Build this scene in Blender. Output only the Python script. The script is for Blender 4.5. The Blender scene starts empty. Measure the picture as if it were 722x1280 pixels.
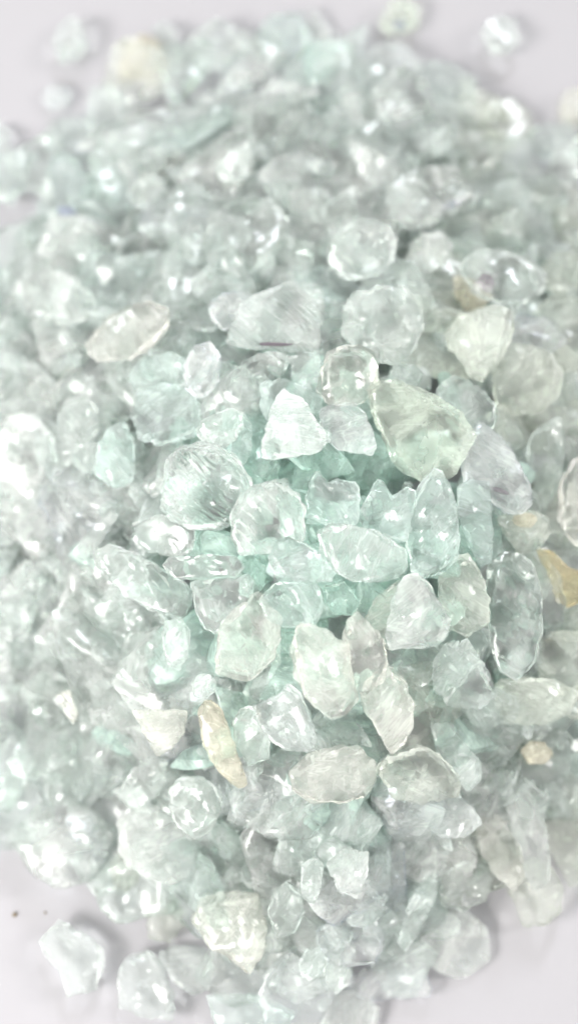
import bpy, math, random
import numpy as np
from mathutils import Vector, Matrix, noise
from mathutils.geometry import convex_hull_2d

SC = bpy.context.scene
COL = SC.collection

# ------------------------------------------------------------------ camera, world, lights, exposure
W, H = 722.0, 1280.0                       # the photograph's own pixels
PITCH, DIST = math.radians(16), 0.110      # metres
TARGET = Vector((0, 0, 0.018))
cam_d = bpy.data.cameras.new('camera'); cam = bpy.data.objects.new('camera', cam_d); COL.objects.link(cam)
cam.location = TARGET + Vector((0, -math.sin(PITCH), math.cos(PITCH))) * DIST
cam.rotation_euler = (PITCH, 0, 0)
cam_d.lens = 50; cam_d.sensor_width = 36; cam_d.clip_start = 0.005; cam_d.clip_end = 20
cam_d.dof.use_dof = True; cam_d.dof.focus_distance = 0.1065; cam_d.dof.aperture_fstop = 14.5
SC.camera = cam
SC.view_settings.view_transform = 'Standard'; SC.view_settings.look = 'None'
SC.view_settings.exposure = 0.84; SC.view_settings.gamma = 1
SC.cycles.use_adaptive_sampling = True; SC.cycles.adaptive_threshold = 0.03
SC.cycles.max_bounces = 16; SC.cycles.transmission_bounces = 14; SC.cycles.diffuse_bounces = 6
SC.cycles.glossy_bounces = 8; SC.cycles.transparent_max_bounces = 12
SC.cycles.use_denoising = True; SC.cycles.sample_clamp_indirect = 25.0
SC.cycles.caustics_reflective = True; SC.cycles.caustics_refractive = True; SC.cycles.blur_glossy = 0.3

world = bpy.data.worlds.new('World'); SC.world = world; world.use_nodes = True
wn, wl = world.node_tree.nodes, world.node_tree.links
bg = wn['Background']; bg.inputs['Strength'].default_value = 0.60
tc = wn.new('ShaderNodeTexCoord'); ns = wn.new('ShaderNodeTexNoise'); ns.inputs['Scale'].default_value = 2.4
ns.inputs['Detail'].default_value = 2
cr = wn.new('ShaderNodeValToRGB')
cr.color_ramp.elements[0].position = 0.42; cr.color_ramp.elements[0].color = (0.735, 0.75, 0.715, 1)
cr.color_ramp.elements[1].position = 0.58; cr.color_ramp.elements[1].color = (1.36, 1.37, 1.29, 1)  # bright patches added to the surroundings for sparkle and facet contrast
wl.new(tc.outputs['Generated'], ns.inputs['Vector']); wl.new(ns.outputs['Fac'], cr.inputs['Fac']); wl.new(cr.outputs['Color'], bg.inputs['Color'])

def area_lamp(name, loc, aim, size, power, color):
    d = bpy.data.lights.new(name, 'AREA'); d.shape = 'RECTANGLE'; d.size, d.size_y = size; d.energy = power; d.color = color
    o = bpy.data.objects.new(name, d); COL.objects.link(o); o.location = loc
    o.rotation_euler = (Vector(aim) - Vector(loc)).to_track_quat('-Z', 'Y').to_euler()
    return o
area_lamp('window_light', (-0.235, -0.13, 0.225), (0, 0, 0.01), (0.15, 0.12), 1.2, (1.0, 0.975, 0.935))
area_lamp('far_glint_lamp', (0.10, 0.60, 0.50), (0, 0, 0.01), (0.10, 0.20), 1.6, (0.92, 0.95, 1.0))  # added lamp without a known source, for more glints on the chips
area_lamp('side_glint_lamp', (0.50, 0.05, 0.35), (0, 0, 0.01), (0.06, 0.16), 0.8, (1.0, 0.97, 0.93))  # second added lamp, also only there to give the facets glints

# ------------------------------------------------------------------ materials
def glassy(name, tint, frost=0.14, rough=0.06, body=None, stripes=0.0, veil=0.0):
    m = bpy.data.materials.new(name); m.use_nodes = True
    n, l = m.node_tree.nodes, m.node_tree.links; n.clear()
    out = n.new('ShaderNodeOutputMaterial')
    tc = n.new('ShaderNodeTexCoord'); oi = n.new('ShaderNodeObjectInfo')
    sc = n.new('ShaderNodeVectorMath'); sc.operation = 'SCALE'; l.new(oi.outputs['Location'], sc.inputs[0]); sc.inputs['Scale'].default_value = 97.0
    ad = n.new('ShaderNodeVectorMath'); ad.operation = 'ADD'; l.new(tc.outputs['Object'], ad.inputs[0]); l.new(sc.outputs[0], ad.inputs[1])
    vec = ad.outputs[0]
    vr = n.new('ShaderNodeVectorRotate'); vr.rotation_type = 'AXIS_ANGLE'; vr.inputs['Axis'].default_value = (0.1, 0.15, 1.0)
    an = n.new('ShaderNodeMath'); an.operation = 'MULTIPLY'; an.inputs[1].default_value = 40.0; l.new(oi.outputs['Random'], an.inputs[0])
    l.new(an.outputs[0], vr.inputs['Angle']); l.new(tc.outputs['Object'], vr.inputs['Vector'])
    st = n.new('ShaderNodeVectorMath'); st.operation = 'MULTIPLY'; l.new(vr.outputs[0], st.inputs[0]); st.inputs[1].default_value = (0.16, 1.0, 0.6)
    a2 = n.new('ShaderNodeVectorMath'); a2.operation = 'ADD'; l.new(st.outputs[0], a2.inputs[0]); l.new(sc.outputs[0], a2.inputs[1])
    svec = a2.outputs[0]
    def nz(scale, det, rg=0.5, dist=0.0, v=None):
        t = n.new('ShaderNodeTexNoise'); t.inputs['Scale'].default_value = scale; t.inputs['Detail'].default_value = det
        t.inputs['Roughness'].default_value = rg; t.inputs['Distortion'].default_value = dist; l.new(v or vec, t.inputs['Vector']); return t.outputs['Fac']
    def ramp(src, a, b, lo=0.0, hi=1.0):
        r = n.new('ShaderNodeMapRange'); r.inputs['From Min'].default_value = a; r.inputs['From Max'].default_value = b
        r.inputs['To Min'].default_value = lo; r.inputs['To Max'].default_value = hi; l.new(src, r.inputs['Value']); return r.outputs[0]
    def mth(op, a, b):
        r = n.new('ShaderNodeMath'); r.operation = op
        for i, v in enumerate((a, b)):
            if isinstance(v, (int, float)): r.inputs[i].default_value = v
            else: l.new(v, r.inputs[i])
        return r.outputs[0]
    big = nz(260, 3, 0.55, 0.6); fine = nz(1500, 4, 0.65, 0.0, svec)
    wv = n.new('ShaderNodeTexWave'); wv.wave_type = 'BANDS'; wv.bands_direction = 'DIAGONAL'
    wv.inputs['Scale'].default_value = 520 if stripes == 0 else 1000; wv.inputs['Distortion'].default_value = 6.0 if stripes == 0 else 3.0; wv.inputs['Detail'].default_value = 2.0
    wv.inputs['Detail Scale'].default_value = 0.35; l.new(vec, wv.inputs['Vector'])
    wmask = ramp(nz(190, 2), 0.46 if stripes == 0 else 0.36, 0.62 if stripes == 0 else 0.5)
    fmask = ramp(nz(230, 2, 0.5, 0.8), 0.50, 0.62, 0.03, 0.32)
    height = mth('ADD', mth('MULTIPLY', fine, fmask), mth('MULTIPLY', mth('MULTIPLY', wv.outputs['Fac'], wmask), 0.5 + stripes))
    bp = n.new('ShaderNodeBump'); bp.inputs['Strength'].default_value = 0.85; bp.inputs['Distance'].default_value = 0.0001
    l.new(height, bp.inputs['Height'])
    gl = n.new('ShaderNodeBsdfGlass'); gl.inputs['Color'].default_value = (*tint, 1); gl.inputs['IOR'].default_value = 1.21
    l.new(ramp(big, 0.44, 0.64, rough * 0.3, rough + 0.2), gl.inputs['Roughness']); l.new(bp.outputs[0], gl.inputs['Normal'])
    body = body or tuple(0.25 * t + 0.70 for t in tint)
    df = n.new('ShaderNodeBsdfDiffuse'); df.inputs['Color'].default_value = (*[min(.9, b) for b in body], 1); l.new(bp.outputs[0], df.inputs['Normal'])
    tr = n.new('ShaderNodeBsdfTranslucent'); tr.inputs['Color'].default_value = (*[min(.95, b * 1.03) for b in body], 1)
    mx = n.new('ShaderNodeMixShader'); mx.inputs[0].default_value = 0.55; l.new(df.outputs[0], mx.inputs[1]); l.new(tr.outputs[0], mx.inputs[2])
    geo = n.new('ShaderNodeNewGeometry')
    edge = ramp(geo.outputs['Pointiness'], 0.52, 0.62, 0.0, 0.35)
    f1 = ramp(nz(300, 5, 0.62, 0.8), 0.42, 0.64, veil * 0.45, veil + frost * 1.9)
    wisp = ramp(mth('ABSOLUTE', mth('SUBTRACT', nz(330, 4, 0.55, 0.9, svec), 0.5), 0.0), 0.0, 0.018, 0.11, 0.0)
    wisp2 = ramp(mth('ABSOLUTE', mth('SUBTRACT', nz(1100, 3, 0.6, 0.3, svec), 0.5), 0.0), 0.0, 0.03, 0.06, 0.0)
    f1 = mth('ADD', f1, mth('ADD', wisp, wisp2))
    f2 = mth('ADD', f1, mth('MULTIPLY', mth('SUBTRACT', oi.outputs['Random'], 0.4), frost))
    f3 = n.new('ShaderNodeClamp'); l.new(mth('ADD', f2, mth('MULTIPLY', edge, fine)), f3.inputs[0]); f3.inputs['Max'].default_value = 0.95
    mix = n.new('ShaderNodeMixShader'); l.new(f3.outputs[0], mix.inputs[0]); l.new(gl.outputs[0], mix.inputs[1]); l.new(mx.outputs[0], mix.inputs[2])
    fr = n.new('ShaderNodeFresnel'); fr.inputs['IOR'].default_value = 1.38; l.new(bp.outputs[0], fr.inputs['Normal'])
    gs = n.new('ShaderNodeBsdfGlossy'); gs.inputs['Roughness'].default_value = 0.15
    if name.startswith('lilac'): gs.inputs['Color'].default_value = (0.72, 0.78, 1.0, 1); l.new(bp.outputs[0], gs.inputs['Normal'])
    ff = n.new('ShaderNodeMath'); ff.operation = 'MULTIPLY'; l.new(fr.outputs[0], ff.inputs[0])
    bf = n.new('ShaderNodeMath'); bf.operation = 'SUBTRACT'; bf.inputs[0].default_value = 1.0; l.new(geo.outputs['Backfacing'], bf.inputs[1]); l.new(bf.outputs[0], ff.inputs[1])
    coat = n.new('ShaderNodeMixShader'); l.new(ff.outputs[0], coat.inputs[0]); l.new(mix.outputs[0], coat.inputs[1]); l.new(gs.outputs[0], coat.inputs[2])
    l.new(coat.outputs[0], out.inputs['Surface'])
    return m

M = {
 'aqua':  glassy('aqua crystal',  (0.966, 0.998, 0.985), 0.08, body=(0.84, 0.95, 0.905), veil=0.16),
 'pale':  glassy('pale green crystal', (0.970, 0.998, 0.984), 0.08, body=(0.87, 0.96, 0.91), veil=0.17),
 'clear': glassy('clear crystal', (0.974, 0.998, 0.986), 0.07, 0.03, body=(0.89, 0.965, 0.92), veil=0.13),
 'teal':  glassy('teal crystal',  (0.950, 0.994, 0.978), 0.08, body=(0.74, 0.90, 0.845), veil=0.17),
 'milky': glassy('milky crystal', (0.976, 0.998, 0.987), 0.10, 0.10, body=(0.90, 0.96, 0.92), veil=0.20),
 'pink':  glassy('pinkish crystal', (0.997, 0.992, 0.976), 0.09, 0.05, body=(0.97, 0.935, 0.885), veil=0.16),
 'olive': glassy('olive crystal', (0.976, 0.991, 0.970), 0.09, 0.08, body=(0.83, 0.89, 0.81), veil=0.25),
 'lilac': glassy('lilac crystal', (0.987, 0.995, 0.995), 0.10, 0.08, body=(0.90, 0.925, 0.93), veil=0.20),
 'blue':  glassy('pale blue crystal', (0.981, 0.997, 0.997), 0.09, 0.06, body=(0.88, 0.945, 0.95), veil=0.18),
 'honey': glassy('honey crystal', (0.990, 0.970, 0.915), 0.09, 0.08, body=(0.89, 0.85, 0.75), veil=0.20),
 'orange': glassy('orange crystal', (0.990, 0.935, 0.80), 0.09, 0.08, body=(0.94, 0.80, 0.58), veil=0.24),
 'cream': glassy('cream crystal', (0.994, 0.996, 0.972), 0.10, 0.12, body=(0.93, 0.945, 0.87), stripes=0.3, veil=0.26),
 'beige': glassy('beige crystal', (0.984, 0.995, 0.976), 0.09, 0.07, body=(0.88, 0.915, 0.855), veil=0.20),
 'ribbed': glassy('ribbed crystal', (0.981, 0.999, 0.990), 0.09, 0.05, body=(0.89, 0.955, 0.92), stripes=0.25, veil=0.18),
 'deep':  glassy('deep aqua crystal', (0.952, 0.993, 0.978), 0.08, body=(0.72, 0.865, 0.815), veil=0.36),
}
def plain(name, col, rough=0.6):
    m = bpy.data.materials.new(name); m.use_nodes = True
    n, l = m.node_tree.nodes, m.node_tree.links; b = n['Principled BSDF']; b.inputs['Roughness'].default_value = rough
    t = n.new('ShaderNodeTexNoise'); t.inputs['Scale'].default_value = 900; t.inputs['Detail'].default_value = 5
    c = n.new('ShaderNodeTexCoord'); l.new(c.outputs['Object'], t.inputs['Vector'])
    r = n.new('ShaderNodeMix'); r.data_type = 'RGBA'; r.inputs[6].default_value = (*[v * 0.8 for v in col], 1); r.inputs[7].default_value = (*[min(1, v * 1.15) for v in col], 1)
    l.new(t.outputs['Fac'], r.inputs[0]); l.new(r.outputs[2], b.inputs['Base Color'])
    return m
M_SMOKE = plain('smoky violet mineral', (0.10, 0.08, 0.10)); M_SPECK = plain('brown grit', (0.16, 0.12, 0.07))
M_DARK = plain('slate mineral', (0.17, 0.19, 0.24))

# ------------------------------------------------------------------ the paper
def paper_material():
    m = bpy.data.materials.new('white paper'); m.use_nodes = True
    n, l = m.node_tree.nodes, m.node_tree.links; b = n['Principled BSDF']; b.inputs['Roughness'].default_value = 0.8
    c = n.new('ShaderNodeTexCoord'); t = n.new('ShaderNodeTexNoise'); t.inputs['Scale'].default_value = 900; t.inputs['Detail'].default_value = 6
    l.new(c.outputs['Object'], t.inputs['Vector'])
    t2 = n.new('ShaderNodeTexNoise'); t2.inputs['Scale'].default_value = 22; t2.inputs['Detail'].default_value = 3; l.new(c.outputs['Object'], t2.inputs['Vector'])
    r = n.new('ShaderNodeMix'); r.data_type = 'RGBA'; r.inputs[6].default_value = (0.278, 0.270, 0.291, 1); r.inputs[7].default_value = (0.300, 0.292, 0.313, 1)
    l.new(t2.outputs['Fac'], r.inputs[0]); l.new(r.outputs[2], b.inputs['Base Color'])
    bp = n.new('ShaderNodeBump'); bp.inputs['Strength'].default_value = 0.3; bp.inputs['Distance'].default_value = 0.0001
    l.new(t.outputs['Fac'], bp.inputs['Height']); l.new(bp.outputs[0], b.inputs['Normal'])
    return m
def mesh_obj(name, verts, faces, mat, smooth=None, parent=None):
    me = bpy.data.meshes.new(name); me.from_pydata(verts, [], faces); me.update()
    me.materials.append(mat)
    if smooth is not None:
        me.shade_smooth(); me.set_sharp_from_angle(angle=smooth)
    o = bpy.data.objects.new(name, me); COL.objects.link(o)
    if parent: o.parent = parent
    return o
g = mesh_obj('ground', [(-3, -3, 0), (3, -3, 0), (3, 3, 0), (-3, 3, 0)], [(0, 1, 2, 3)], paper_material()); g['kind'] = 'structure'

# ------------------------------------------------------------------ the heap as a height field
CAM = cam.location.copy(); ROT = Matrix.Rotation(PITCH, 3, 'X')
FPX = 50 / 36 * H
def ray(px, py):
    return (ROT @ Vector(((px - W / 2) / FPX, -(py - H / 2) / FPX, -1))).normalized()
def on_z(px, py, z=0.0):
    d = ray(px, py); return CAM + d * ((z - CAM.z) / d.z)
FOOT = [(450,55),(545,85),(600,145),(662,178),(735,205),(800,300),(850,600),(815,900),(750,1022),(702,1095),(615,1152),(545,1192),(440,1290),(330,1300),(255,1225),(190,1150),
        (110,1075),(20,1035),(-25,930),(-80,700),(-80,420),(-30,245),(50,210),(105,165),(160,100),(260,80),(370,60)]
PEAK_H = 0.0215
PEAK = on_z(425, 665, PEAK_H)
_foot = sorted((math.atan2(p.y - PEAK.y, p.x - PEAK.x), math.hypot(p.y - PEAK.y, p.x - PEAK.x)) for p in (on_z(*f) for f in FOOT))
_fa = [a - 2 * math.pi for a, _ in _foot[-3:]] + [a for a, _ in _foot] + [a + 2 * math.pi for a, _ in _foot[:3]]
_fr = [r for _, r in _foot[-3:]] + [r for _, r in _foot] + [r for _, r in _foot[:3]]
def heap(x, y):
    dx, dy = x - PEAK.x, y - PEAK.y; r = math.hypot(dx, dy)
    u = r / float(np.interp(math.atan2(dy, dx), _fa, _fr))
    return PEAK_H * (1 - u ** 1.55) if u < 1 else 0.0
def on_heap(px, py):
    d = ray(px, py); p = CAM.copy(); step = 0.0012
    for _ in range(400):
        if p.z <= max(0.0, heap(p.x, p.y)): break
        p = p + d * step
    return p
def heap_normal(p):
    e = 0.003
    return Vector((heap(p.x - e, p.y) - heap(p.x + e, p.y), heap(p.x, p.y - e) - heap(p.x, p.y + e), 2 * e)).normalized()

# ------------------------------------------------------------------ chip geometry
def resample(poly, n, rnd, rough):
    P = np.array(poly, float); k = len(P)
    pts = []
    for i in range(k):                                     # a little rounding at the corners, straight in between
        a, b, c = P[i - 1], P[i], P[(i + 1) % k]
        pts += [b + (a - b) * 0.035, b + (c - b) * 0.035]
    Q = np.array(pts); Q2 = np.vstack([Q, Q[:1]])
    s = np.concatenate([[0], np.cumsum(np.linalg.norm(np.diff(Q2, axis=0), axis=1))])
    t = np.linspace(0, s[-1], n, endpoint=False)
    R = np.stack([np.interp(t, s, Q2[:, 0]), np.interp(t, s, Q2[:, 1])], 1)
    size = math.sqrt(abs(np.sum(R[:, 0] * np.roll(R[:, 1], -1) - R[:, 1] * np.roll(R[:, 0], -1)) / 2))
    w = np.array([rnd.gauss(0, 1) for _ in range(n)]); w = 0.6 * w + 0.25 * np.roll(w, 1) + 0.2 * np.roll(w, -1)
    c = R.mean(0); d = R - c; d /= np.maximum(np.linalg.norm(d, axis=1, keepdims=True), 1e-9)
    return R + d * (w * rough * size)[:, None], size

RINGS = [1.0, 0.985, 0.955, 0.91, 0.85, 0.78, 0.70, 0.61, 0.52, 0.42, 0.32, 0.22, 0.11]
def chip_mesh(poly, thick, seed, style='facet', n=60, rings=RINGS, rough=0.02):
    """A solid chip: the outline (metres, plane z = 0) closed above and below by fracture faces, hollows and ripples."""
    rnd = random.Random(seed)
    R, size = resample(poly, n, rnd, rough)
    c = R.mean(0); off = Vector((rnd.random() * 50, rnd.random() * 50, rnd.random() * 50))
    def side(sg):
        planes = []
        for _ in range(rnd.randint(4, 7)):
            a = rnd.uniform(0, 2 * math.pi); sl = rnd.uniform(0.5, 2.2)
            ext = max(float(v) for v in (R - c) @ np.array([math.cos(a), math.sin(a)]))
            planes.append((math.cos(a) * sl, math.sin(a) * sl, sl * ext * rnd.uniform(0.75, 1.05) + thick * 0.10))
        a = rnd.uniform(0, 2 * math.pi); sl = rnd.uniform(0, 0.22)
        planes.append((math.cos(a) * sl, math.sin(a) * sl, thick * (0.34 if style != 'plate' else 0.30)))
        scoops = []
        for _ in range({'smooth': 2, 'plate': 1}.get(style, 2)):
            i = rnd.randrange(n); q = c + (R[i] - c) * rnd.uniform(0.25, 1.0)
            scoops.append((q[0], q[1], size * rnd.uniform(0.25, 0.5), thick * rnd.uniform(0.08, 0.26), rnd.random() < 0.6))
        def f(p, t):
            x, y = p[0] - c[0], p[1] - c[1]
            if style == 'soft':
                z = min([thick * 0.5] + [k - ax * x - ay * y for ax, ay, k in planes]); z = max(z, thick * 0.06) * (1 - t ** 6) ** 0.5
            elif style == 'smooth':
                z = thick * 0.5 * (1 - t ** 3.4) ** 0.7
                z = min([z] + [k - ax * x - ay * y + thick * 0.04 for ax, ay, k in planes])
            else:
                z = min(k - ax * x - ay * y for ax, ay, k in planes)
                z = max(z, thick * 0.06)
                z *= (1 - t ** 14) ** 0.5
            for sx, sy, sr, dp, rip in scoops:
                d2 = math.hypot(p[0] - sx, p[1] - sy) / sr
                if d2 < 1:
                    z -= dp * (1 - d2 * d2)
                    if rip: z += thick * 0.018 * math.cos(d2 * 30) * (1 - d2)
            v = Vector((p[0], p[1], sg * 0.01)) / size
            z += thick * 0.04 * (1 - t ** 6) * noise.noise(v * 3.1 + off) + thick * 0.018 * (1 - t ** 6) * noise.noise(v * 8.0 + off)
            return max(z, -thick * 0.05) if t < 1 else 0.0
        return f
    top, bot = side(1), side(-1)
    vs, fs = [], []
    tw = thick * 0.05
    for t in rings:
        for i in range(n):
            p = c + (R[i] - c) * t; vs.append((p[0], p[1], top(p, t) + (tw if t == 1 else tw)))
    ct = len(vs); vs.append((c[0], c[1], top(c, 0) + tw))
    base = len(vs)
    for t in rings:
        for i in range(n):
            p = c + (R[i] - c) * t; vs.append((p[0], p[1], -bot(p, t) - tw))
    cb = len(vs); vs.append((c[0], c[1], -bot(c, 0) - tw))
    for k in range(len(rings) - 1):
        for i in range(n):
            j = (i + 1) % n
            fs.append((k * n + i, k * n + j, (k + 1) * n + j, (k + 1) * n + i))
            fs.append((base + k * n + j, base + k * n + i, base + (k + 1) * n + i, base + (k + 1) * n + j))
    L = (len(rings) - 1) * n
    for i in range(n):
        j = (i + 1) % n
        fs.append((L + i, L + j, ct)); fs.append((base + L + j, base + L + i, cb)); fs.append((j, i, base + i, base + j))
    return vs, fs, size

def basis(nv, spin=0.0):
    x = Vector((1, 0, 0)) if abs(nv.x) < 0.9 else Vector((0, 1, 0))
    y = nv.cross(x).normalized(); x = y.cross(nv).normalized()
    return Matrix.Rotation(spin, 3, nv) @ Matrix((x, y, nv)).transposed()

ALL = []                                                    # (name phrase, pixel centre, pixel size)
def tag(o, label, cat, group=None):
    o['label'] = label; o['category'] = cat
    if group: o['group'] = group

def traced(idx, short, label, mat, poly, lift=0.0, style='facet', th=0.5, loose=False, tilt=0.22, group='crystal chips of the heap', name='crystal_chip', rough=0.02):
    """A chip whose outline is laid out on its own tilted plane on the heap (or flat on the paper)."""
    rnd = random.Random({'big clear paddle': 4021, 'clear lobe': 4033, 'bleached knob': 4044}.get(short, 1000 + idx))
    mx, my = sum(p[0] for p in poly) / len(poly), sum(p[1] for p in poly) / len(poly)
    poly = [(mx + (x - mx) * 1.05, my + (y - my) * 1.05) for x, y in poly]
    cx = sum(p[0] for p in poly) / len(poly); cy = sum(p[1] for p in poly) / len(poly)
    xs = [p[0] for p in poly]; ys = [p[1] for p in poly]
    if loose:
        size_px = math.sqrt((max(xs) - min(xs)) * (max(ys) - min(ys)))
        p0 = on_z(cx, cy); size = size_px / FPX * (p0 - CAM).length; thick = size * th
        ce = on_z(cx, cy, thick * 0.5); nv = Vector((rnd.uniform(-.06, .06), rnd.uniform(-.06, .06), 1)).normalized()
    else:
        ce = on_heap(cx, cy); view = (CAM - ce).normalized()
        ce = ce + view * ((lift + 0.3) * 0.001)
        nv = (heap_normal(ce) * 0.5 + view * 0.7 + Vector((rnd.uniform(-1, 1), rnd.uniform(-1, 1), 0)) * tilt).normalized()
    B = basis(nv); loc = []
    for q in poly:
        d = ray(*q); h = CAM + d * ((ce - CAM).dot(nv) / d.dot(nv)); v = B.transposed() @ (h - ce); loc.append((v.x, v.y))
    A = abs(sum(loc[i - 1][0] * loc[i][1] - loc[i][0] * loc[i - 1][1] for i in range(len(loc)))) / 2
    if sum(loc[i - 1][0] * loc[i][1] - loc[i][0] * loc[i - 1][1] for i in range(len(loc))) < 0: loc.reverse()
    thick = math.sqrt(A) * th
    vs, fs, size = chip_mesh(loc, thick, 77 + idx, style, rough=rough)
    o = mesh_obj(name, vs, fs, M[mat], smooth=math.radians(20 if style not in ('smooth', 'soft') else 35))
    if loose: ce.z = max(ce.z, -min(( (B @ Vector(v)).z for v in vs)))
    elif ce.z + min((B @ Vector(v)).z for v in vs) < 0.0001: ce.z = -min((B @ Vector(v)).z for v in vs) + 0.0001
    o.matrix_world = Matrix.Translation(ce) @ B.to_4x4()
    tag(o, label, 'crystal chip', group)
    ALL.append((short, (cx, cy), math.sqrt((max(xs) - min(xs)) * (max(ys) - min(ys))), poly))
    return o

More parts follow.
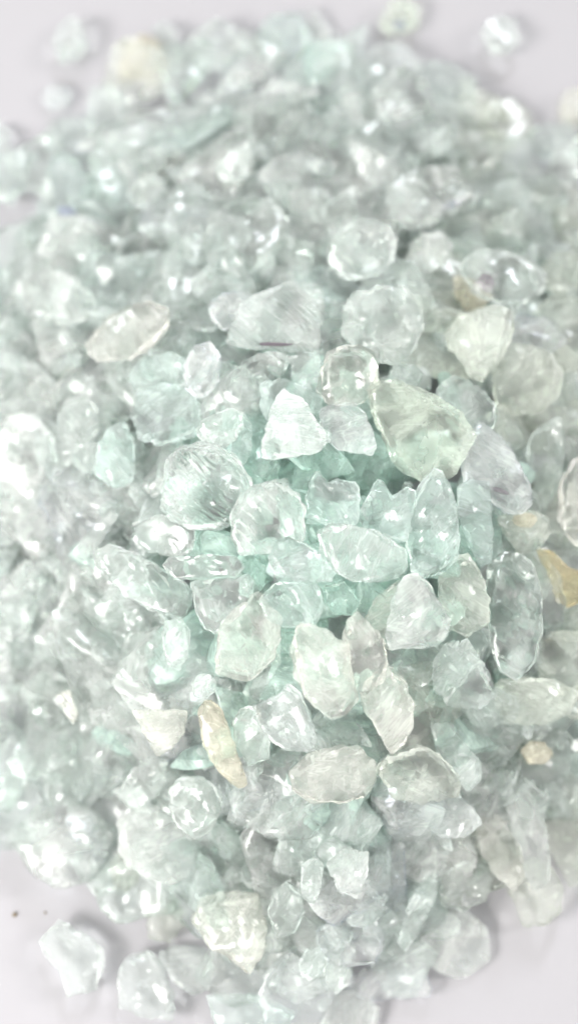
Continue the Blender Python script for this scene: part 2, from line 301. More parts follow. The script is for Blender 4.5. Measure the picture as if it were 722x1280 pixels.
# ------------------------------------------------------------------ the chips one can make out in the photograph
# short phrase, label, material, lift (mm), style, thickness, outline in the photograph's pixels
CHIPS = [
 ("frosted pyramid", "frosted pyramid shaped chip with a sharp tip, standing above a teal hollow", 'milky', 2.0, 'facet', .6, [(354,487),(363,494),(378,497),(390,520),(405,540),(408,552),(400,562),(380,567),(350,572),(328,571),(331,545),(337,520),(345,500)]),
 ("pinkish nugget", "rounded pinkish clear nugget with ridged sides, above the frosted pyramid chip's shoulder", 'pink', 2.4, 'soft', .7, [(408,441),(425,434),(447,432),(465,440),(471,455),(471,480),(466,495),(450,504),(425,508),(408,502),(397,488),(402,465)]),
 ("bluish tongue", "smooth bluish tongue shaped chip pointing down beneath the pinkish nugget", 'blue', 0.9, 'soft', .4, [(400,512),(415,506),(440,505),(455,515),(464,538),(469,558),(464,567),(445,566),(420,560),(405,545)]),
 ("olive slab", "large flat olive green slab with a feathery lower edge like a leaf", 'olive', 0.9, 'plate', .28, [(470,475),(500,480),(530,490),(560,505),(580,525),(594,545),(580,567),(565,592),(552,598),(535,605),(512,592),(495,580),(485,560),(472,530),(461,505),(462,485)]),
 ("clear lobe", "clear rounded lobe lying over the olive slab's upper edge, with a bright glint", 'pale', 1.9, 'facet', .4, [(552,480),(568,470),(585,478),(603,490),(618,508),(620,525),(607,540),(592,543),(572,530),(552,512),(543,497)]),
 ("blue tipped shard", "pale shield shaped shard with a bluish white tip, above the clear lobe", 'beige', 1.7, 'facet', .5, [(556,415),(575,395),(610,386),(640,392),(638,425),(624,452),(602,474),(590,473),(576,450),(562,436)]),
 ("beige dome", "large smooth beige dome shaped chip beside the blue tipped shield shard", 'beige', 1.0, 'smooth', .45, [(618,445),(640,430),(665,432),(690,445),(702,470),(690,500),(665,517),(640,518),(622,508),(616,480)]),
 ("lavender blade", "pointed greyish lavender chip with dark violet streaks near its lower tip", 'lilac', 1.4, 'plate', .4, [(580,548),(600,530),(622,545),(640,570),(658,608),(662,632),(648,640),(628,637),(602,622),(582,602),(576,572)]),
 ("spotted shell", "smooth shell shaped chip with one dark purple spot and a white lower rim", 'clear', 2.0, 'smooth', .45, [(576,335),(585,320),(605,312),(630,316),(655,322),(682,345),(676,364),(655,378),(630,381),(605,373),(587,358)]),
 ("honey chip under the shell", "small honey brown chip peeping out from beneath the purple spotted shell chip", 'honey', -0.6, 'facet', .5, [(568,345),(590,350),(615,368),(602,384),(580,388),(568,370)]),
 ("striated slab", "grey green slab covered in fine slanting grooves, dark flecks along its lower edge", 'ribbed', 1.7, 'plate', .35, [(305,380),(330,368),(360,355),(395,358),(404,370),(402,400),(398,438),(360,437),(310,434),(284,428),(292,405)]),
 ("bright rimmed oval", "clear oval chip with a brilliant white crescent along its lower rim", 'clear', 2.0, 'soft', .55, [(416,297),(438,279),(465,275),(485,282),(494,300),(490,325),(476,341),(450,348),(425,345),(410,325)]),
 ("ridged clear block", "big clear block crossed by pale ridges forming a V", 'clear', 1.5, 'facet', .5, [(430,385),(442,368),(470,360),(505,358),(525,378),(527,410),(515,438),(495,455),(472,450),(448,438),(430,418)]),
 ("little bumpy bead", "little bumpy pale bead in the gap over the olive slab's top edge", 'pale', 1.0, 'facet', .6, [(488,462),(500,456),(515,456),(528,467),(523,479),(505,483),(488,478)]),
 ("iridescent wedge", "iridescent wedge with a lavender blue flash down its middle", 'lilac', 1.8, 'facet', .5, [(230,455),(243,434),(262,428),(276,445),(273,475),(259,495),(246,497),(232,485)]),
 ("rainbow chip", "many faceted chip sparkling with faint rainbow glints, below the striated slab", 'clear', 1.2, 'facet', .5, [(284,472),(308,450),(338,440),(362,448),(352,470),(330,490),(302,513),(282,503),(275,488)]),
 ("leaning clear plate", "clear leaning plate tucked between the rainbow chip and the pinkish nugget", 'pale', 0.8, 'plate', .35, [(362,446),(398,440),(402,465),(397,490),(388,500),(368,482)]),
 ("sheet behind the pyramid", "pale aqua sheet arching behind the frosted pyramid chip", 'aqua', 0.4, 'plate', .25, [(325,480),(350,476),(378,482),(402,500),(404,530),(395,560),(352,545),(330,520)]),
 ("sparkly scrap", "small sparkly scrap with a crumbly upper corner, resting above the rippled shell", 'clear', 1.8, 'facet', .5, [(250,527),(268,518),(290,512),(304,517),(304,532),(293,550),(280,559),(262,556),(247,545)]),
 ("aqua fin", "thin aqua fin curving down beside the sparkly scrap towards the teal hollow", 'aqua', 1.0, 'plate', .3, [(292,552),(305,518),(314,532),(314,562),(302,586),(288,572)]),
 ("rippled shell", "large shell like chip with curved ripple marks and fine silvery lines", 'ribbed', 2.1, 'facet', .45, [(206,600),(210,577),(225,560),(255,556),(280,562),(298,577),(311,600),(312,622),(300,645),(277,660),(245,661),(220,652),(204,634)]),
 ("crumbly house shaped plate", "frosted plate shaped like a little house with a straight upright side", 'milky', 1.8, 'plate', .35, [(300,622),(315,610),(335,602),(357,599),(362,612),(379,632),(378,678),(352,676),(338,690),(305,693),(290,672),(290,640)]),
 ("teal floor sheet", "deep teal sheet low down in the hollow beneath the frosted pyramid", 'teal', -1.2, 'plate', .22, [(318,572),(350,570),(395,566),(425,566),(440,590),(400,600),(372,622),(350,600),(325,598)]),
 ("glossy wedge", "glossy wet looking wedge with a bright outline, pointing at the smooth oblong", 'aqua', 2.6, 'soft', .5, [(338,692),(347,676),(360,671),(385,682),(405,700),(418,717),(412,726),(380,728),(345,727),(334,713)]),
 ("smooth oblong", "smooth clear oblong with a faint brassy glow in the middle and a curled end", 'clear', 1.9, 'soft', .5, [(399,665),(410,655),(440,658),(470,665),(490,678),(505,687),(507,705),(496,721),(470,726),(440,723),(415,713),(402,695)]),
 ("spired crystal", "tall crystal with a pointed frosted spire and crumbly shoulders", 'aqua', 2.2, 'facet', .55, [(542,584),(552,591),(560,606),(570,627),(573,665),(570,698),(555,712),(530,722),(514,712),(509,680),(513,640),(520,615),(533,598)]),
 ("jagged aqua block", "jagged aqua block with a pointed left shoulder, above the smooth oblong", 'aqua', 1.1, 'facet', .5, [(384,627),(388,602),(397,590),(410,602),(445,602),(450,622),(446,650),(440,659),(405,656),(383,647)]),
 ("double peaked chip", "aqua chip with two jagged peaks beside the spired crystal", 'aqua', 1.4, 'facet', .5, [(448,642),(460,622),(472,600),(482,606),(490,622),(506,610),(518,613),(515,645),(507,675),(482,673),(456,662)]),
 ("crackled white triangle", "whitish triangular chip with a crackled face and a violet sparkle on its edge", 'milky', 2.4, 'facet', .45, [(503,723),(520,718),(535,731),(550,754),(561,775),(553,800),(535,808),(512,808),(488,812),(483,790),(490,752)]),
 ("smoky wing", "thin translucent wing leaning on the crackled white triangle", 'beige', 1.3, 'plate', .3, [(455,775),(470,748),(500,724),(493,752),(484,790),(487,812),(466,800)]),
 ("brassy lump", "big brassy clear lump with torn upper edge, joined by a twin peaked neighbour", 'pink', 2.8, 'facet', .55, [(369,790),(375,781),(395,782),(408,786),(420,801),(432,800),(438,820),(440,850),(447,870),(430,890),(412,897),(395,885),(378,865),(368,832),(365,810)]),
 ("brassy peak", "brassy clear peak with a mirror bright patch on its flank", 'pink', 3.2, 'facet', .55, [(428,802),(434,776),(446,766),(465,784),(480,802),(484,830),(478,850),(460,861),(440,862),(430,840)]),
 ("tawny splinter", "tawny curved splinter with torn shining edges, below the brassy peak", 'pink', 2.6, 'facet', .5, [(449,862),(478,832),(490,835),(505,850),(514,875),(516,900),(506,925),(490,941),(472,915),(455,887)]),
 ("rosy plate", "rosy milky plate with a straight side and a flat matt face", 'pink', 2.0, 'plate', .3, [(275,780),(290,765),(315,745),(325,742),(333,755),(352,772),(347,800),(342,825),(325,838),(308,850),(290,846),(271,840)]),
 ("sliver behind the rosy plate", "pale translucent sliver showing past the rosy plate's lower corner", 'pale', 1.2, 'plate', .3, [(322,842),(340,822),(350,800),(351,830),(335,855),(312,862)]),
 ("hollow triangle", "rounded triangular chip with a thick clear rim round a greenish middle", 'clear', 2.0, 'smooth', .5, [(240,728),(270,722),(310,719),(318,728),(312,750),(298,770),(270,790),(256,785),(245,765)]),
 ("long glassy prism", "long glassy prism lying level with pointed right tip, above the hollow triangle", 'clear', 2.1, 'soft', .45, [(204,706),(215,697),(260,694),(293,696),(304,710),(295,721),(260,724),(220,724)]),
 ("teal pebble", "deep teal pebble half hidden between the long prism and the glossy wedge", 'teal', 0.3, 'smooth', .5, [(298,706),(318,697),(331,709),(331,730),(318,746),(302,742)]),
 ("blocky sea green chip", "blocky sea green chip directly beneath the glossy wedge", 'aqua', 1.2, 'facet', .5, [(325,748),(343,730),(380,728),(400,733),(403,760),(395,779),(360,785),(335,772)]),
 ("mint lozenge", "smooth mint coloured lozenge under the smooth oblong's lower edge", 'teal', 0.9, 'smooth', .45, [(402,731),(425,724),(440,737),(448,756),(440,769),(415,766),(404,750)]),
 ("big clear paddle", "big clear paddle with fine wavy grooves and a knobbly lower end", 'clear', 2.0, 'facet', .4, [(118,690),(140,681),(170,692),(205,712),(232,730),(239,746),(230,768),(215,773),(190,762),(165,748),(140,728),(122,708)]),
 ("upright clear tablet", "upright clear tablet just below the paddle's knobbly end", 'clear', 1.4, 'plate', .35, [(206,778),(225,772),(237,790),(236,815),(225,836),(210,832),(203,802)]),
 ("butterfly flake", "crinkled flake shaped like a butterfly wing, beneath the rippled shell", 'clear', 1.4, 'facet', .4, [(170,660),(195,645),(220,642),(240,657),(243,675),(235,692),(215,695),(190,690),(175,680)]),
 ("pale streak blade", "long blurred pale blade pointing up towards the butterfly flake", 'milky', 1.4, 'plate', .35, [(86,694),(110,666),(138,640),(147,646),(130,672),(107,700)]),
 ("cream triangle", "opaque cream coloured triangle with a flat top edge and faint stripes", 'cream', 2.8, 'plate', .35, [(166,888),(200,888),(233,889),(230,915),(215,935),(196,946),(180,915)]),
 ("honey blade", "long honey coloured blade with rounded top and pointed foot", 'honey', 2.4, 'soft', .4, [(248,892),(255,878),(265,876),(278,890),(290,920),(298,945),(308,977),(300,985),(280,970),(260,945),(251,920)]),
 ("pearly bead", "small round pearly bead resting just over the honey blade's top", 'clear', 2.0, 'smooth', .8, [(238,855),(246,843),(260,842),(269,851),(268,865),(257,873),(243,870)]),
 ("blue flushed triangle", "folded triangular chip flushed with pale blue, a silvery rim at one side", 'blue', 1.9, 'facet', .45, [(318,882),(345,872),(360,855),(373,862),(386,890),(394,922),(388,938),(360,936),(340,925),(325,905)]),
 ("clear flap", "clear flap between the honey blade and the blue flushed triangle", 'pale', 1.2, 'plate', .3, [(290,903),(300,886),(316,882),(338,925),(335,948),(310,955),(296,930)]),
 ("knobbly oval", "large knobbly oval with milky pink face and a bright dimple", 'pink', 1.9, 'facet', .5, [(363,965),(385,942),(415,933),(445,934),(463,950),(468,972),(455,995),(425,1003),(388,1002),(366,988)]),
 ("clear ring chip", "clear stone like a ring, pale rim round a grey middle", 'clear', 1.8, 'smooth', .55, [(214,985),(230,970),(255,974),(275,990),(275,1015),(262,1038),(246,1047),(225,1035),(213,1010)]),
 ("glittering crust", "glittering white crusted chip between the cream triangle and the pale boulder", 'clear', 1.6, 'facet', .55, [(148,992),(163,965),(185,947),(204,953),(210,975),(196,995),(168,1012)]),
 ("pale boulder", "biggest pale green boulder of the lower heap, flat topped, beside the ring chip", 'milky', 1.2, 'facet', .4, [(148,1028),(178,1006),(210,1010),(240,1042),(248,1062),(240,1090),(215,1105),(180,1096),(152,1070)]),
 ("tan arch", "tan tinged arching chip below the tawny splinter", 'beige', 1.4, 'soft', .4, [(471,962),(490,941),(520,932),(550,945),(573,968),(570,994),(530,1003),(492,998)]),
 ("slanting prism", "slanting grey prism with a bright upper edge, beside the tan arch", 'pale', 1.5, 'facet', .45, [(537,905),(560,905),(580,930),(600,953),(600,976),(582,988),(562,962),(545,938)]),
 ("folded sheet", "folded translucent sheet under the standing tumbler shaped chip", 'pale', 0.9, 'plate', .35, [(541,832),(555,806),(583,800),(604,830),(620,868),(600,885),(562,880),(542,860)]),
 ("tumbler shaped chip", "upright tumbler shaped chip with a rippled window and whitened foot", 'clear', 2.7, 'soft', .5, [(607,732),(612,706),(628,693),(650,694),(667,712),(675,745),(675,795),(666,826),(646,846),(626,838),(615,815),(609,775)]),
 ("flask shaped chip", "greyish flask shaped chip wedged beside the tumbler shaped chip", 'beige', 1.2, 'facet', .45, [(548,722),(568,697),(585,694),(598,715),(607,745),(606,780),(582,795),(560,783),(549,752)]),
 ("aqua slat", "flat rectangular aqua slat standing next to the spired crystal", 'aqua', 1.0, 'plate', .35, [(571,610),(590,600),(611,606),(614,650),(614,700),(600,706),(585,680),(573,650)]),
 ("yellow hearted chip", "dull triangular chip with a yellowish speckled heart, below the lavender blade", 'beige', 1.0, 'facet', .5, [(622,648),(650,636),(682,645),(687,663),(672,686),(650,692),(632,672)]),
 ("clear slab by the orange chip", "clear slab with a level top edge, between the tumbler shaped and orange chips", 'clear', 0.9, 'plate', .35, [(652,690),(676,687),(698,718),(705,750),(702,778),(682,792),(672,760),(668,715)]),
 ("orange chip", "vivid orange chip jutting in at the edge of the picture, only one so coloured", 'orange', 1.4, 'facet', .4, [(667,687),(690,690),(708,708),(730,716),(735,745),(708,758),(694,748),(684,715)]),
 ("rose rounded stone", "rose white rounded stone cut by the picture's right edge, above the orange chip", 'pink', 2.0, 'smooth', .6, [(699,605),(714,577),(738,570),(755,620),(742,675),(716,682),(698,650)]),
 ("wide ashy slab", "wide ashy slab with a pale level upper edge, below the orange chip", 'beige', 1.0, 'plate', .4, [(668,800),(690,791),(735,790),(752,815),(745,862),(705,868),(676,852)]),
 ("frosty glinting slab", "slab with lilac white glints along its top, beneath the tumbler shaped chip", 'beige', 0.6, 'facet', .4, [(604,868),(630,850),(665,846),(700,852),(722,866),(708,892),(675,905),(625,902)]),
 ("tan nugget", "small tan nugget near the right hand slope, below the glinting slab", 'honey', 0.7, 'smooth', .55, [(650,938),(663,927),(680,928),(690,942),(680,954),(660,955)]),
 ("grey rounded knob", "small rounded knob half out of the picture below the wide ashy slab", 'beige', 1.2, 'smooth', .6, [(704,880),(714,866),(730,866),(736,885),(725,900),(708,896)]),
 ("pale blue trapeze", "pale blue trapeze with a folded light rim, beneath the tan arch", 'blue', 1.3, 'facet', .45, [(524,1006),(545,994),(572,995),(590,1010),(602,1030),(578,1046),(550,1046),(535,1032)]),
 ("long leaning prism", "long greenish grey prism leaning down to the heap's lower edge", 'pale', 1.3, 'facet', .4, [(496,1177),(508,1135),(532,1092),(546,1094),(543,1120),(522,1165),(507,1187)]),
 ("honey rimmed oval", "oval chip with a honey tinted upper rim, at the lower edge of the heap", 'clear', 1.2, 'smooth', .5, [(545,1112),(556,1090),(580,1076),(602,1080),(613,1100),(606,1124),(580,1138),(555,1132)]),
 ("sparkling knob", "small knob with a starry white sparkle, beneath the honey rimmed oval", 'clear', 0.8, 'facet', .6, [(527,1150),(538,1127),(556,1135),(574,1150),(573,1166),(555,1176),(536,1172)]),
 ("tall rosy column", "tall rosy grey column on the lower slope, beside the ribbed greenish column", 'pink', 0.8, 'facet', .45, [(592,1035),(602,1010),(625,1020),(650,1060),(655,1095),(640,1112),(615,1090),(598,1062)]),
 ("ribbed greenish column", "ribbed greenish column leaning at the lower right rim of the heap", 'milky', 1.1, 'facet', .45, [(632,1000),(655,985),(675,1010),(685,1070),(684,1100),(668,1112),(650,1085),(640,1040)]),
 ("lilac slab", "broad lilac grey slab at the heap's foot, a golden glint on its top edge", 'lilac', 1.0, 'plate', .4, [(395,1170),(412,1152),(435,1150),(475,1160),(478,1180),(468,1200),(430,1205),(398,1198)]),
 ("sage wedge", "sage green wedge rising behind the lilac slab", 'pale', 1.0, 'facet', .45, [(430,1148),(445,1132),(463,1120),(482,1118),(478,1142),(462,1156),(440,1158)]),
 ("cracked pale cube", "pale cube like chip with cracked white side, above the sage wedge", 'milky', 1.2, 'facet', .55, [(408,1080),(428,1062),(460,1066),(458,1095),(446,1122),(422,1112)]),
 ("narrow pale shard", "narrow pale shard leaning beside the cracked pale cube", 'pale', 0.9, 'facet', .4, [(375,1104),(377,1082),(392,1072),(403,1080),(402,1108),(392,1130),(380,1122)]),
 ("small arched chip", "small arched greenish chip below the narrow pale shard", 'pale', 0.9, 'smooth', .5, [(335,1142),(342,1115),(358,1103),(374,1112),(380,1140),(368,1165),(346,1170)]),
 ("cream chunk", "chunky cream coloured stone with flat upper step at the heap's foot", 'cream', 0.9, 'facet', .5, [(242,1152),(254,1122),(285,1115),(322,1119),(330,1150),(330,1185),(312,1215),(288,1196),(262,1180)]),
 ("bottom block", "tall block cut by the bottom edge of the picture, faint blue foot", 'blue', 0.6, 'facet', .5, [(326,1240),(340,1205),(365,1192),(395,1212),(416,1240),(405,1265),(388,1292),(332,1292)]),
 ("pistachio pebble", "pistachio green pebble resting on the bottom block", 'pale', 1.8, 'smooth', .6, [(373,1204),(382,1187),(398,1184),(408,1200),(404,1220),(388,1226),(376,1218)]),
 ("white crested pebble", "glassy pebble with a white crest beside the pistachio pebble", 'clear', 1.6, 'smooth', .6, [(406,1212),(412,1196),(424,1192),(432,1210),(431,1232),(420,1242),(408,1230)]),
 ("shadowed spear", "spear shaped chip with violet shade put into its colour at the heap's lower rim", 'lilac', 0.6, 'facet', .4, [(86,1032),(96,1020),(112,1026),(124,1045),(131,1074),(120,1080),(104,1062)]),  # lilac material stands in for the violet shade on this chip
 ("forked rim chip", "clear forked chip at the heap's lower left rim", 'clear', 0.5, 'facet', .45, [(28,1057),(48,1037),(72,1030),(84,1056),(80,1078),(62,1072),(44,1068)]),
 ("blurred bright lump", "bright blurred lump under the pale boulder", 'cream', 0.9, 'smooth', .6, [(140,1088),(150,1070),(168,1066),(178,1080),(174,1100),(158,1112),(144,1106)]),
 ("yellow edged spike", "blurred flat spike with a yellowish edge near the left side", 'pale', 0.8, 'plate', .4, [(8,952),(25,943),(55,955),(90,968),(86,982),(55,980),(25,970)]),
 ("cream notched scrap", "bright cream scrap with a notched outline in the blurred slope", 'cream', 1.6, 'facet', .45, [(70,870),(88,862),(93,878),(98,892),(92,905),(82,893)]),
 ("bleached knob", "bleached white knob cut by the picture's edge", 'milky', 1.6, 'smooth', .6, [(-12,800),(-2,760),(16,755),(20,775),(12,800),(14,835),(-2,850)]),
 ("tall edge block", "tall block with a bright corner, standing at the heap's upper rim", 'pale', 0.6, 'facet', .6, [(107,150),(115,113),(138,108),(156,120),(158,148),(166,172),(142,192),(112,186)]),
 ("slate cornered chip", "small slate grey cornered chip along the heap's top rim", 'blue', 0.4, 'facet', .5, [(276,88),(284,80),(302,81),(310,97),(300,114),(282,111)]),
 ("blurred top cube", "blurred cube with pale glowing middle at the heap's top rim", 'clear', 0.6, 'facet', .6, [(316,52),(328,44),(346,43),(356,58),(350,80),(322,80)]),
 ("dimpled pale chip", "pale chip with a greyish dimple, below the blurred top cube", 'milky', 0.9, 'smooth', .5, [(326,115),(340,100),(362,102),(376,115),(366,135),(345,148),(330,138)]),
 ("green nugget", "distinctly green nugget with a tiny white hook glint at the heap's top", 'teal', 1.0, 'facet', .6, [(380,75),(392,57),(410,52),(424,68),(418,92),(400,104),(384,98)]),
 ("pale thorn", "pale triangular thorn sticking up behind the green nugget", 'milky', 0.6, 'facet', .4, [(384,52),(386,32),(390,14),(400,26),(416,46),(408,56)]),
 ("white arch", "arched chip holding a bright cream patch at the heap's top", 'clear', 1.0, 'smooth', .5, [(438,88),(452,66),(480,54),(508,58),(526,78),(522,98),(500,108),(470,100),(448,102)]),
 ("green edged slab", "blurred slab with a green edge at the heap's upper right rim", 'pale', 0.7, 'facet', .5, [(603,182),(632,170),(662,172),(663,198),(648,220),(618,216)]),
 ("double fan", "wide pale fan with bright crinkles and a dark slit on its lower edge", 'milky', 1.0, 'facet', .4, [(482,240),(505,216),(540,208),(570,212),(588,248),(566,264),(535,280),(510,286),(488,280)]),
 ("golden glint oval", "oval chip topped by a golden white glint, beside the wide pale fan", 'clear', 1.0, 'smooth', .5, [(603,248),(622,228),(648,226),(664,245),(662,270),(640,286),(615,280)]),
 ("rounded pentagon", "rounded pale pentagon between the bright rimmed oval and the spotted shell", 'milky', 1.2, 'smooth', .4, [(512,306),(528,293),(552,290),(565,308),(556,330),(534,342),(515,330)]),
 ("rounded square", "rounded square pale chip above the bright rimmed oval", 'milky', 1.0, 'smooth', .45, [(362,240),(380,233),(405,238),(414,255),(404,276),(378,278),(362,262)]),
 ("great smooth oval", "great smooth oval with a white bar of light at its upper end", 'clear', 1.5, 'soft', .5, [(254,298),(264,268),(295,250),(335,252),(358,276),(356,308),(330,335),(296,345),(266,332)]),
 ("rough pinkish lump", "rough elongated pinkish grey lump with a whitened broad end", 'pink', 1.6, 'facet', .5, [(108,432),(130,405),(160,385),(188,378),(210,386),(208,410),(186,435),(158,448),(124,450)]),
 ("lavender scaly chip", "scaly lavender tinged chip between the striated slab and the great smooth oval", 'lilac', 1.2, 'facet', .5, [(262,380),(280,366),(304,366),(316,380),(300,402),(280,412),(265,400)]),
 ("dimple textured chip", "whitish chip dotted with rows of tiny dimples", 'ribbed', 1.7, 'plate', .45, [(72,520),(85,500),(105,494),(122,512),(120,545),(103,560),(80,546)]),
 ("smooth aqua dome", "smooth aqua dome shaped wedge beside the dimple textured chip", 'aqua', 1.5, 'smooth', .5, [(118,592),(125,556),(140,535),(158,528),(168,560),(166,600),(142,610)]),
 ("great blurred boulder", "great blurred pale boulder with small white streaks on the left slope", 'milky', 1.0, 'facet', .45, [(-10,560),(10,520),(45,520),(70,555),(78,600),(50,635),(10,640),(-12,610)]),
 ("dark flecked glint chip", "chip with a bluish white glint beside a nearly black fleck", 'pale', 1.0, 'facet', .5, [(58,266),(78,254),(106,258),(118,270),(102,284),(76,282)]),
 ("wide aqua slab", "wide aqua slab above the rippled shell, a bright notch at its end", 'aqua', 0.9, 'plate', .35, [(165,520),(172,492),(205,478),(240,490),(250,515),(240,545),(205,556),(175,548)]),
 ("aqua shelf", "level aqua shelf just under the rough pinkish lump's broad end", 'aqua', 0.7, 'plate', .35, [(162,470),(178,448),(215,440),(235,455),(236,482),(205,492),(172,490)]),
 ("twin white glint chip", "pale chip with two soft white glints, below the dark flecked chip", 'pale', 0.9, 'smooth', .5, [(84,312),(96,298),(118,293),(132,306),(124,322),(104,328)]),
 ("curved ridge slab", "broad slab with a curved cream ridge along its top", 'milky', 0.8, 'facet', .45, [(30,360),(55,336),(90,345),(118,370),(118,395),(85,405),(45,395)]),
 ("peach flash chip", "chip with a peach and white flash near the heap's upper slope", 'clear', 1.0, 'facet', .5, [(160,238),(172,222),(192,215),(206,228),(202,250),(184,262),(166,256)]),
 ("upper glow chip", "chip glowing warm white at its tip, above the great smooth oval", 'clear', 1.2, 'facet', .5, [(270,210),(288,190),(308,175),(318,195),(312,218),(292,230),(274,226)]),
 ("cliff faced slab", "large beige cliff faced slab near the right edge, above the beige dome", 'beige', 1.0, 'facet', .45, [(664,395),(690,372),(722,372),(740,410),(730,455),(705,470),(680,440)]),
 ("peachy ledge", "peachy ledge beside the purple spotted shell chip", 'beige', 0.9, 'facet', .5, [(672,338),(688,318),(715,315),(735,335),(725,362),(700,370),(682,360)]),
 ("sloping grey fin", "sloping greenish grey fin between the lavender blade and the rose rounded stone", 'pale', 0.4, 'plate', .35, [(655,560),(672,535),(700,520),(705,560),(698,600),(680,640),(665,600)]),
 ("grooved teal sheet", "grooved teal sheet in the gap between the rosy plate and brassy lump", 'teal', -0.6, 'plate', .3, [(348,800),(368,792),(372,835),(380,862),(350,872),(325,872),(335,850)]),
]
EXTRA_LOOSE = [
 ("pentagon loose stone", "loose pentagonal stone with a flat grey green face, alone on the paper below the heap", 'clear', [(51,1178),(75,1151),(90,1158),(130,1188),(128,1205),(120,1238),(85,1243),(76,1215),(58,1195)], 'plate', .5),
 ("loose striped triangle", "loose clear triangular chip with a slanting white edge, on the paper below the heap", 'clear', [(147,1215),(158,1196),(188,1190),(205,1212),(218,1245),(216,1275),(180,1270),(150,1258)], 'facet', .5),
 ("lens like loose chip", "smooth lens like grey chip on the paper between the cream chunk and the heap", 'beige', [(183,1142),(195,1123),(225,1118),(239,1130),(230,1155),(212,1178),(188,1172)], 'smooth', .5),
 ("glassy sheet on paper", "nearly invisible glassy sheet lying on the paper beside the striped triangle", 'clear', [(197,1195),(215,1182),(253,1185),(270,1210),(262,1235),(240,1245),(217,1228)], 'plate', .35),
 ("long lilac loose shard", "long loose lilac shard with a dark top edge, alone below the heap", 'lilac', [(440,1222),(465,1208),(500,1210),(525,1212),(538,1232),(535,1247),(500,1248),(457,1250),(438,1240)], 'facet', .4),
 ("two tone bright pebble", "loose round pebble half grey half brilliant white, in the photo's upper left corner", 'clear', [(67,55),(75,36),(90,22),(105,36),(110,58),(100,72),(75,78)], 'facet', .7),
 ("tiny loose oval", "tiny loose pale oval ringed with grey, below the two tone pebble", 'blue', [(54,122),(60,110),(75,107),(88,114),(90,126),(80,136),(62,137)], 'smooth', .5),
 ("half hidden edge pebble", "loose bright pebble cut by the photo's left edge", 'clear', [(-14,178),(-8,160),(4,156),(13,170),(12,188),(0,200),(-10,196)], 'facet', .7),
 ("loose sandy triangle", "loose sandy tinted triangle near the heap's upper rim", 'honey', [(147,86),(160,62),(180,44),(200,55),(206,88),(190,100),(152,102)], 'facet', .5),
 ("clear stone behind the sandy one", "clear stone with a bluish streak leaning behind the sandy triangle", 'clear', [(190,38),(205,28),(218,36),(226,66),(224,92),(208,96),(204,60)], 'facet', .55),
 ("dark dotted loose chip", "loose greenish chip with one dark dot, above the heap's top rim", 'olive', [(474,26),(485,9),(505,2),(525,12),(522,32),(505,40),(483,42)], 'facet', .55),
 ("dazzling loose bead", "dazzling white faceted bead alone on the paper above the heap", 'clear', [(602,45),(610,27),(628,20),(642,30),(646,50),(636,64),(615,66)], 'facet', .75),
 ("pale edge pebble", "pale yellowish pebble cut by the photo's right edge, away from the heap", 'cream', [(697,134),(704,116),(722,111),(736,124),(734,148),(716,157),(701,150)], 'smooth', .6),
]
things = {}
for i, (short, label, mat, lift, style, th, poly) in enumerate(CHIPS):
    things[short] = traced(i, short, label, mat, poly, lift, style, th)
for i, (short, label, mat, poly, style, th) in enumerate(EXTRA_LOOSE):
    things[short] = traced(300 + i, short, label, mat, poly, 0, style, th, loose=True, group='loose chips around the heap')

# inclusions the photograph shows inside single chips: a part of that chip
def inclusion(short, px, py, r_px, mat, label, sx=1.0, sy=1.0, ang=0.0, depth=0.0004):
    o = things[short]; rnd = random.Random(px)
    c = o.matrix_world.translation; nv = o.matrix_world.to_3x3() @ Vector((0, 0, 1))
    d = ray(px, py); h = CAM + d * ((c - CAM).dot(nv) / d.dot(nv))
    r = r_px / FPX * (h - CAM).length
    vs, fs = [], []; nu, nvv = 12, 8
    for a in range(nvv + 1):
        for b in range(nu):
            th, ph = math.pi * a / nvv, 2 * math.pi * b / nu
            v = Vector((math.sin(th) * math.cos(ph), math.sin(th) * math.sin(ph), math.cos(th)))
            k = r * (1 + 0.55 * noise.noise(v * 2.3 + Vector((px, py, 0))))
            vs.append((v.x * k * sx, v.y * k * sy, v.z * k * 0.25))
    for a in range(nvv):
        for b in range(nu):
            fs.append((a * nu + b, a * nu + (b + 1) % nu, (a + 1) * nu + (b + 1) % nu, (a + 1) * nu + b))
    q = mesh_obj('inclusion', vs, fs, mat, smooth=1.0, parent=o)
    q.matrix_local = o.matrix_world.inverted() @ (Matrix.Translation(h + nv * depth) @ (Matrix.Rotation(ang, 3, nv) @ basis(nv)).to_4x4())
    q['label'] = label
    return q
inclusion("spotted shell", 605, 357, 11, M_SMOKE, "dark purple spot", 1.0, 1.1, depth=0.0006)
inclusion("lavender blade", 598, 606, 9, M_SMOKE, "violet streak", 1.7, 0.45, -0.3)
inclusion("lavender blade", 622, 615, 8, M_SMOKE, "violet streak", 1.6, 0.4, -0.3)
inclusion("striated slab", 345, 433, 10, M_SMOKE, "dark fleck along the lower edge", 2.2, 0.22, 0.0)
inclusion("dark flecked glint chip", 86, 268, 11, M_DARK, "nearly black fleck", 1.3, 0.7, -0.5)
inclusion("dark dotted loose chip", 499, 34, 6, M_DARK, "dark dot")
inclusion("double fan", 562, 258, 9, M_DARK, "dark slit", 1.9, 0.35, 0.5)
inclusion("yellow hearted chip", 655, 651, 12, M['honey'], "yellowish speckled heart", 1.2, 0.8)

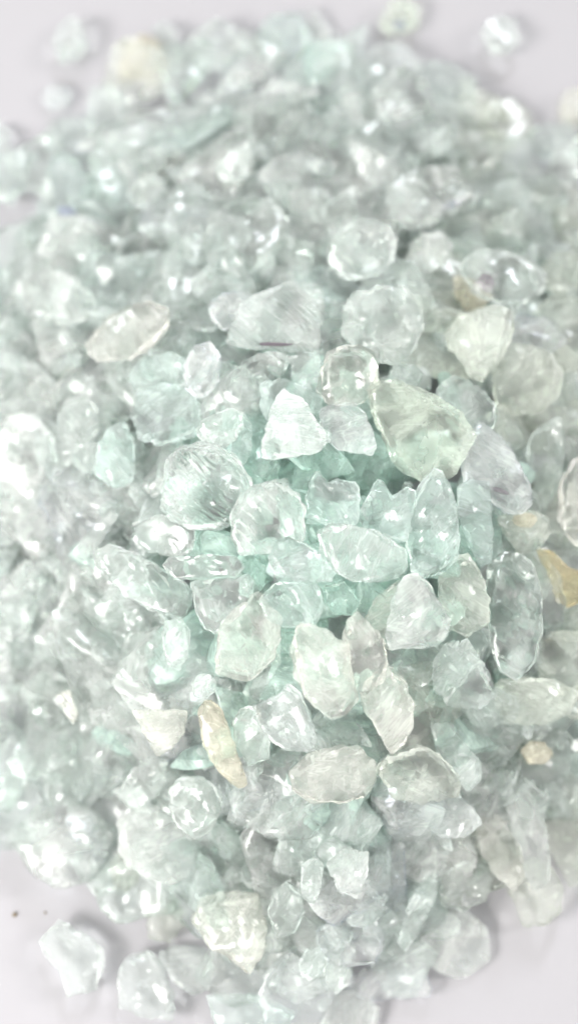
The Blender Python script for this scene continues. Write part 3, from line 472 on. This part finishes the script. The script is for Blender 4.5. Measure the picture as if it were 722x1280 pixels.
# ------------------------------------------------------------------ the rest of the surface, chip by chip
rnd = random.Random(42)
def inside(poly, x, y):
    c = False; n = len(poly)
    for i in range(n):
        x1, y1 = poly[i - 1]; x2, y2 = poly[i]
        if (y1 > y) != (y2 > y) and x < (x2 - x1) * (y - y1) / (y2 - y1) + x1: c = not c
    return c
def outline(kind, r, rn):
    n = {'wedge': 3, 'splinter': 6, 'block': 4, 'flake': 6, 'nugget': 7}[kind]
    sx = {'splinter': 0.48, 'block': 0.85}.get(kind, rn.uniform(0.75, 1.0)); sy = 1.35 if kind == 'splinter' else 1.0
    a0 = rn.uniform(0, 6.28); pts = []
    for k in range(n):
        a = a0 + 2 * math.pi * (k + rn.uniform(-0.22, 0.22)) / n; q = r * rn.uniform(0.85, 1.15) * (1.25 if kind == 'wedge' else 1)
        pts.append((q * math.cos(a) * sx, q * math.sin(a) * sy))
        if kind in ('wedge', 'block'):                     # a chipped side
            a2 = a + 2 * math.pi / n * 0.5; q2 = r * (0.72 if kind == 'wedge' else 0.9) * rn.uniform(0.9, 1.15)
            pts.append((q2 * math.cos(a2) * sx, q2 * math.sin(a2) * sy))
    return pts
polys = [a[3] for a in ALL]
def foot_inside(px, py):
    p = on_heap(px, py); return heap(p.x, p.y) > 0.0004
spots = []
tries = 0
while len(spots) < 172 and tries < 26000:
    tries += 1
    px, py = rnd.uniform(-12, 734), rnd.uniform(30, 1290)
    if not foot_inside(px, py) or (px > 600 and py > 1115): continue
    r_px = 36 + 14 * rnd.random() + (7 if py > 800 else 0) + (7 if px < 200 else 0)
    cov = sum(any(inside(q, px + dx * r_px * .6, py + dy * r_px * .6) for q in polys) for dx, dy in ((0, 0), (1, 0), (-1, 0), (0, 1), (0, -1)))
    if cov >= (2 if tries < 14000 else 3): continue
    mind = 0.70 if tries < 9000 else 0.56 if tries < 17000 else 0.44
    if any((px - x) ** 2 + (py - y) ** 2 < (mind * (r_px + r)) ** 2 for x, y, r in spots): continue
    spots.append((px, py, r_px))

landmarks = [(s, c) for s, c, sz, _ in ALL if 0 < c[0] < W and 0 < c[1] < H]
used = set()
SIZEW = ['small', 'middling', 'large']
def auto_label(px, py, r, tint, kind):
    near = sorted(landmarks, key=lambda L: (L[1][0] - px) ** 2 + (L[1][1] - py) ** 2)[:5]
    sz = 'small' if r < 38 else 'large' if r > 48 else 'middling'
    head = f"{sz} {tint} {kind}"
    def rel(L):
        dx, dy = px - L[1][0], py - L[1][1]
        if abs(dy) > abs(dx) * 0.9: return 'above' if dy < 0 else 'below'
        return 'left of' if dx < 0 else 'right of'
    for L in near[:2]:
        if rel(L) in ('above', 'below'):
            t = f"{head} just {rel(L)} the {L[0]}"
            yield t
    for a, b in ((0, 1), (0, 2), (1, 2), (0, 3)):
        yield f"{head} between {near[a][0]} and {near[b][0]}"
    for L in near: yield f"{head} just {rel(L)} the {L[0]}"
TINTS = [('aqua', 'aqua'), ('pale', 'pale green'), ('clear', 'clear'), ('milky', 'milky'), ('pale', 'pale green'), ('clear', 'clear'), ('milky', 'milky'), ('pale', 'pale green')]
for i, (px, py, r_px) in enumerate(spots):
    rn = random.Random(9000 + i)
    kind = rn.choice(['wedge', 'splinter', 'block', 'flake', 'wedge', 'block', 'flake', 'flake'])
    mat, tint = rn.choice(TINTS)
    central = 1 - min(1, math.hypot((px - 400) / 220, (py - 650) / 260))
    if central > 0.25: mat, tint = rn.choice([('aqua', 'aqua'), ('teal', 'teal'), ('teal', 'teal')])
    elif px > 520 and rn.random() < 0.5: mat, tint = ('beige', 'beige')
    elif rn.random() < 0.05: mat, tint = ('lilac', 'lilac')
    ce = on_heap(px, py); view = (CAM - ce).normalized()
    r = r_px / FPX * (ce - CAM).length * ((1.24 if math.hypot(px - 400, py - 680) < 240 else 1.4) if heap(ce.x, ce.y) > 0.0045 else 1.0)
    th = r * {'flake': 0.55, 'splinter': 0.65, 'block': 1.1, 'wedge': 0.9, 'nugget': 1.2}[kind]
    vs, fs, _s = chip_mesh(outline(kind, r, rn), th, 5000 + i, 'smooth' if kind == 'nugget' else 'facet', n=40)
    nv = (heap_normal(ce) + Vector((rn.uniform(-1, 1), rn.uniform(-1, 1), rn.uniform(0, .5))) * 0.6).normalized()
    if heap(ce.x, ce.y) < 0.0045: nv = (nv + Vector((0, 0, 2.5))).normalized()
    B = basis(nv, rn.uniform(0, 6.28)); ce = ce - view * (0.0016 + 0.0013 * rn.random())
    lo = min((B @ Vector(v)).z for v in vs)
    ce.z = max(ce.z, 0.0001 - lo)
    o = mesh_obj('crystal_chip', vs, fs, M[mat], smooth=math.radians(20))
    o.matrix_world = Matrix.Translation(ce) @ B.to_4x4()
    lab = next((t for t in auto_label(px, py, r_px, tint, kind) if t not in used), None)
    if lab is None: lab = next(auto_label(px, py, r_px, tint, kind)) + ' too'
    used.add(lab); tag(o, lab, 'crystal chip', 'crystal chips of the heap')

# ------------------------------------------------------------------ what lies beneath and shows through: uncounted rubble
rv, rf, rm = [], [], []
protos = []
for k in range(14):
    rn = random.Random(70 + k); kind = ['wedge', 'splinter', 'block', 'flake', 'nugget'][k % 5]
    vs, fs, _s = chip_mesh(outline(kind, 1.0, rn), 0.9, 600 + k, 'facet', n=20, rings=[1, .93, .75, .5, .22])
    protos.append((np.array(vs), fs))
rn = random.Random(5); count = 0
xs0, xs1 = on_z(-70, 640).x, on_z(800, 640).x; ys0, ys1 = on_z(360, 1330).y, on_z(360, 20).y
while count < 1000:
    x, y = rn.uniform(xs0, xs1), rn.uniform(ys0, ys1); h = heap(x, y)
    if h < 0.0048: continue
    z = rn.uniform(max(0.0015, h - 0.009), max(0.0016, h - 0.0018)); r = rn.uniform(0.0018, 0.0031)
    if z > h - 0.0018: continue
    V, F = protos[rn.randrange(len(protos))]
    B = basis(Vector((rn.gauss(0, 1), rn.gauss(0, 1), rn.gauss(0, 1))).normalized(), rn.uniform(0, 6.28))
    P = (V * r) @ np.array(B).T + np.array([x, y, z]); P[:, 2] = np.maximum(P[:, 2], 0.0001)
    b = len(rv); rv += [tuple(p) for p in P]; rf += [tuple(b + q for q in f) for f in F]; count += 1
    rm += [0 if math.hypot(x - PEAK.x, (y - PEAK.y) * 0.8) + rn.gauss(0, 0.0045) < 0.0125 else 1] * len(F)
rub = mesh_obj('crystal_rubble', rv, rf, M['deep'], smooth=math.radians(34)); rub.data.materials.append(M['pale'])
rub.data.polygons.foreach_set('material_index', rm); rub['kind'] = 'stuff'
rub['label'] = 'deeper rubble of aqua crystal chips glimpsed between the upper ones'; rub['category'] = 'crystal rubble'

# ------------------------------------------------------------------ grit on the paper
def speck(px, py, r, label):
    p = on_z(px, py); rr = r / FPX * (p - CAM).length; vs, fs = [], []
    for a in range(7):
        for b in range(8):
            t, f = math.pi * a / 6, 2 * math.pi * b / 8; k = rr * (1 + 0.5 * noise.noise(Vector((a, b, px)) * 0.7))
            vs.append((math.sin(t) * math.cos(f) * k, math.sin(t) * math.sin(f) * k, math.cos(t) * k * .7))
    for a in range(6):
        for b in range(8): fs.append((a * 8 + b, a * 8 + (b + 1) % 8, (a + 1) * 8 + (b + 1) % 8, (a + 1) * 8 + b))
    o = mesh_obj('grit_speck', vs, fs, M_SPECK, smooth=1.0); o.location = (p.x, p.y, rr * .6)
    tag(o, label, 'speck', 'grit on the paper')
speck(19, 1143, 2.6, "brown speck of grit, biggest of those on the white paper")
speck(57, 1141, 1.5, "tiny brown speck of grit on the paper above the pentagonal stone")
speck(310, 1277, 1.6, "tiny dark speck at the paper's bottom edge beside the bottom block")
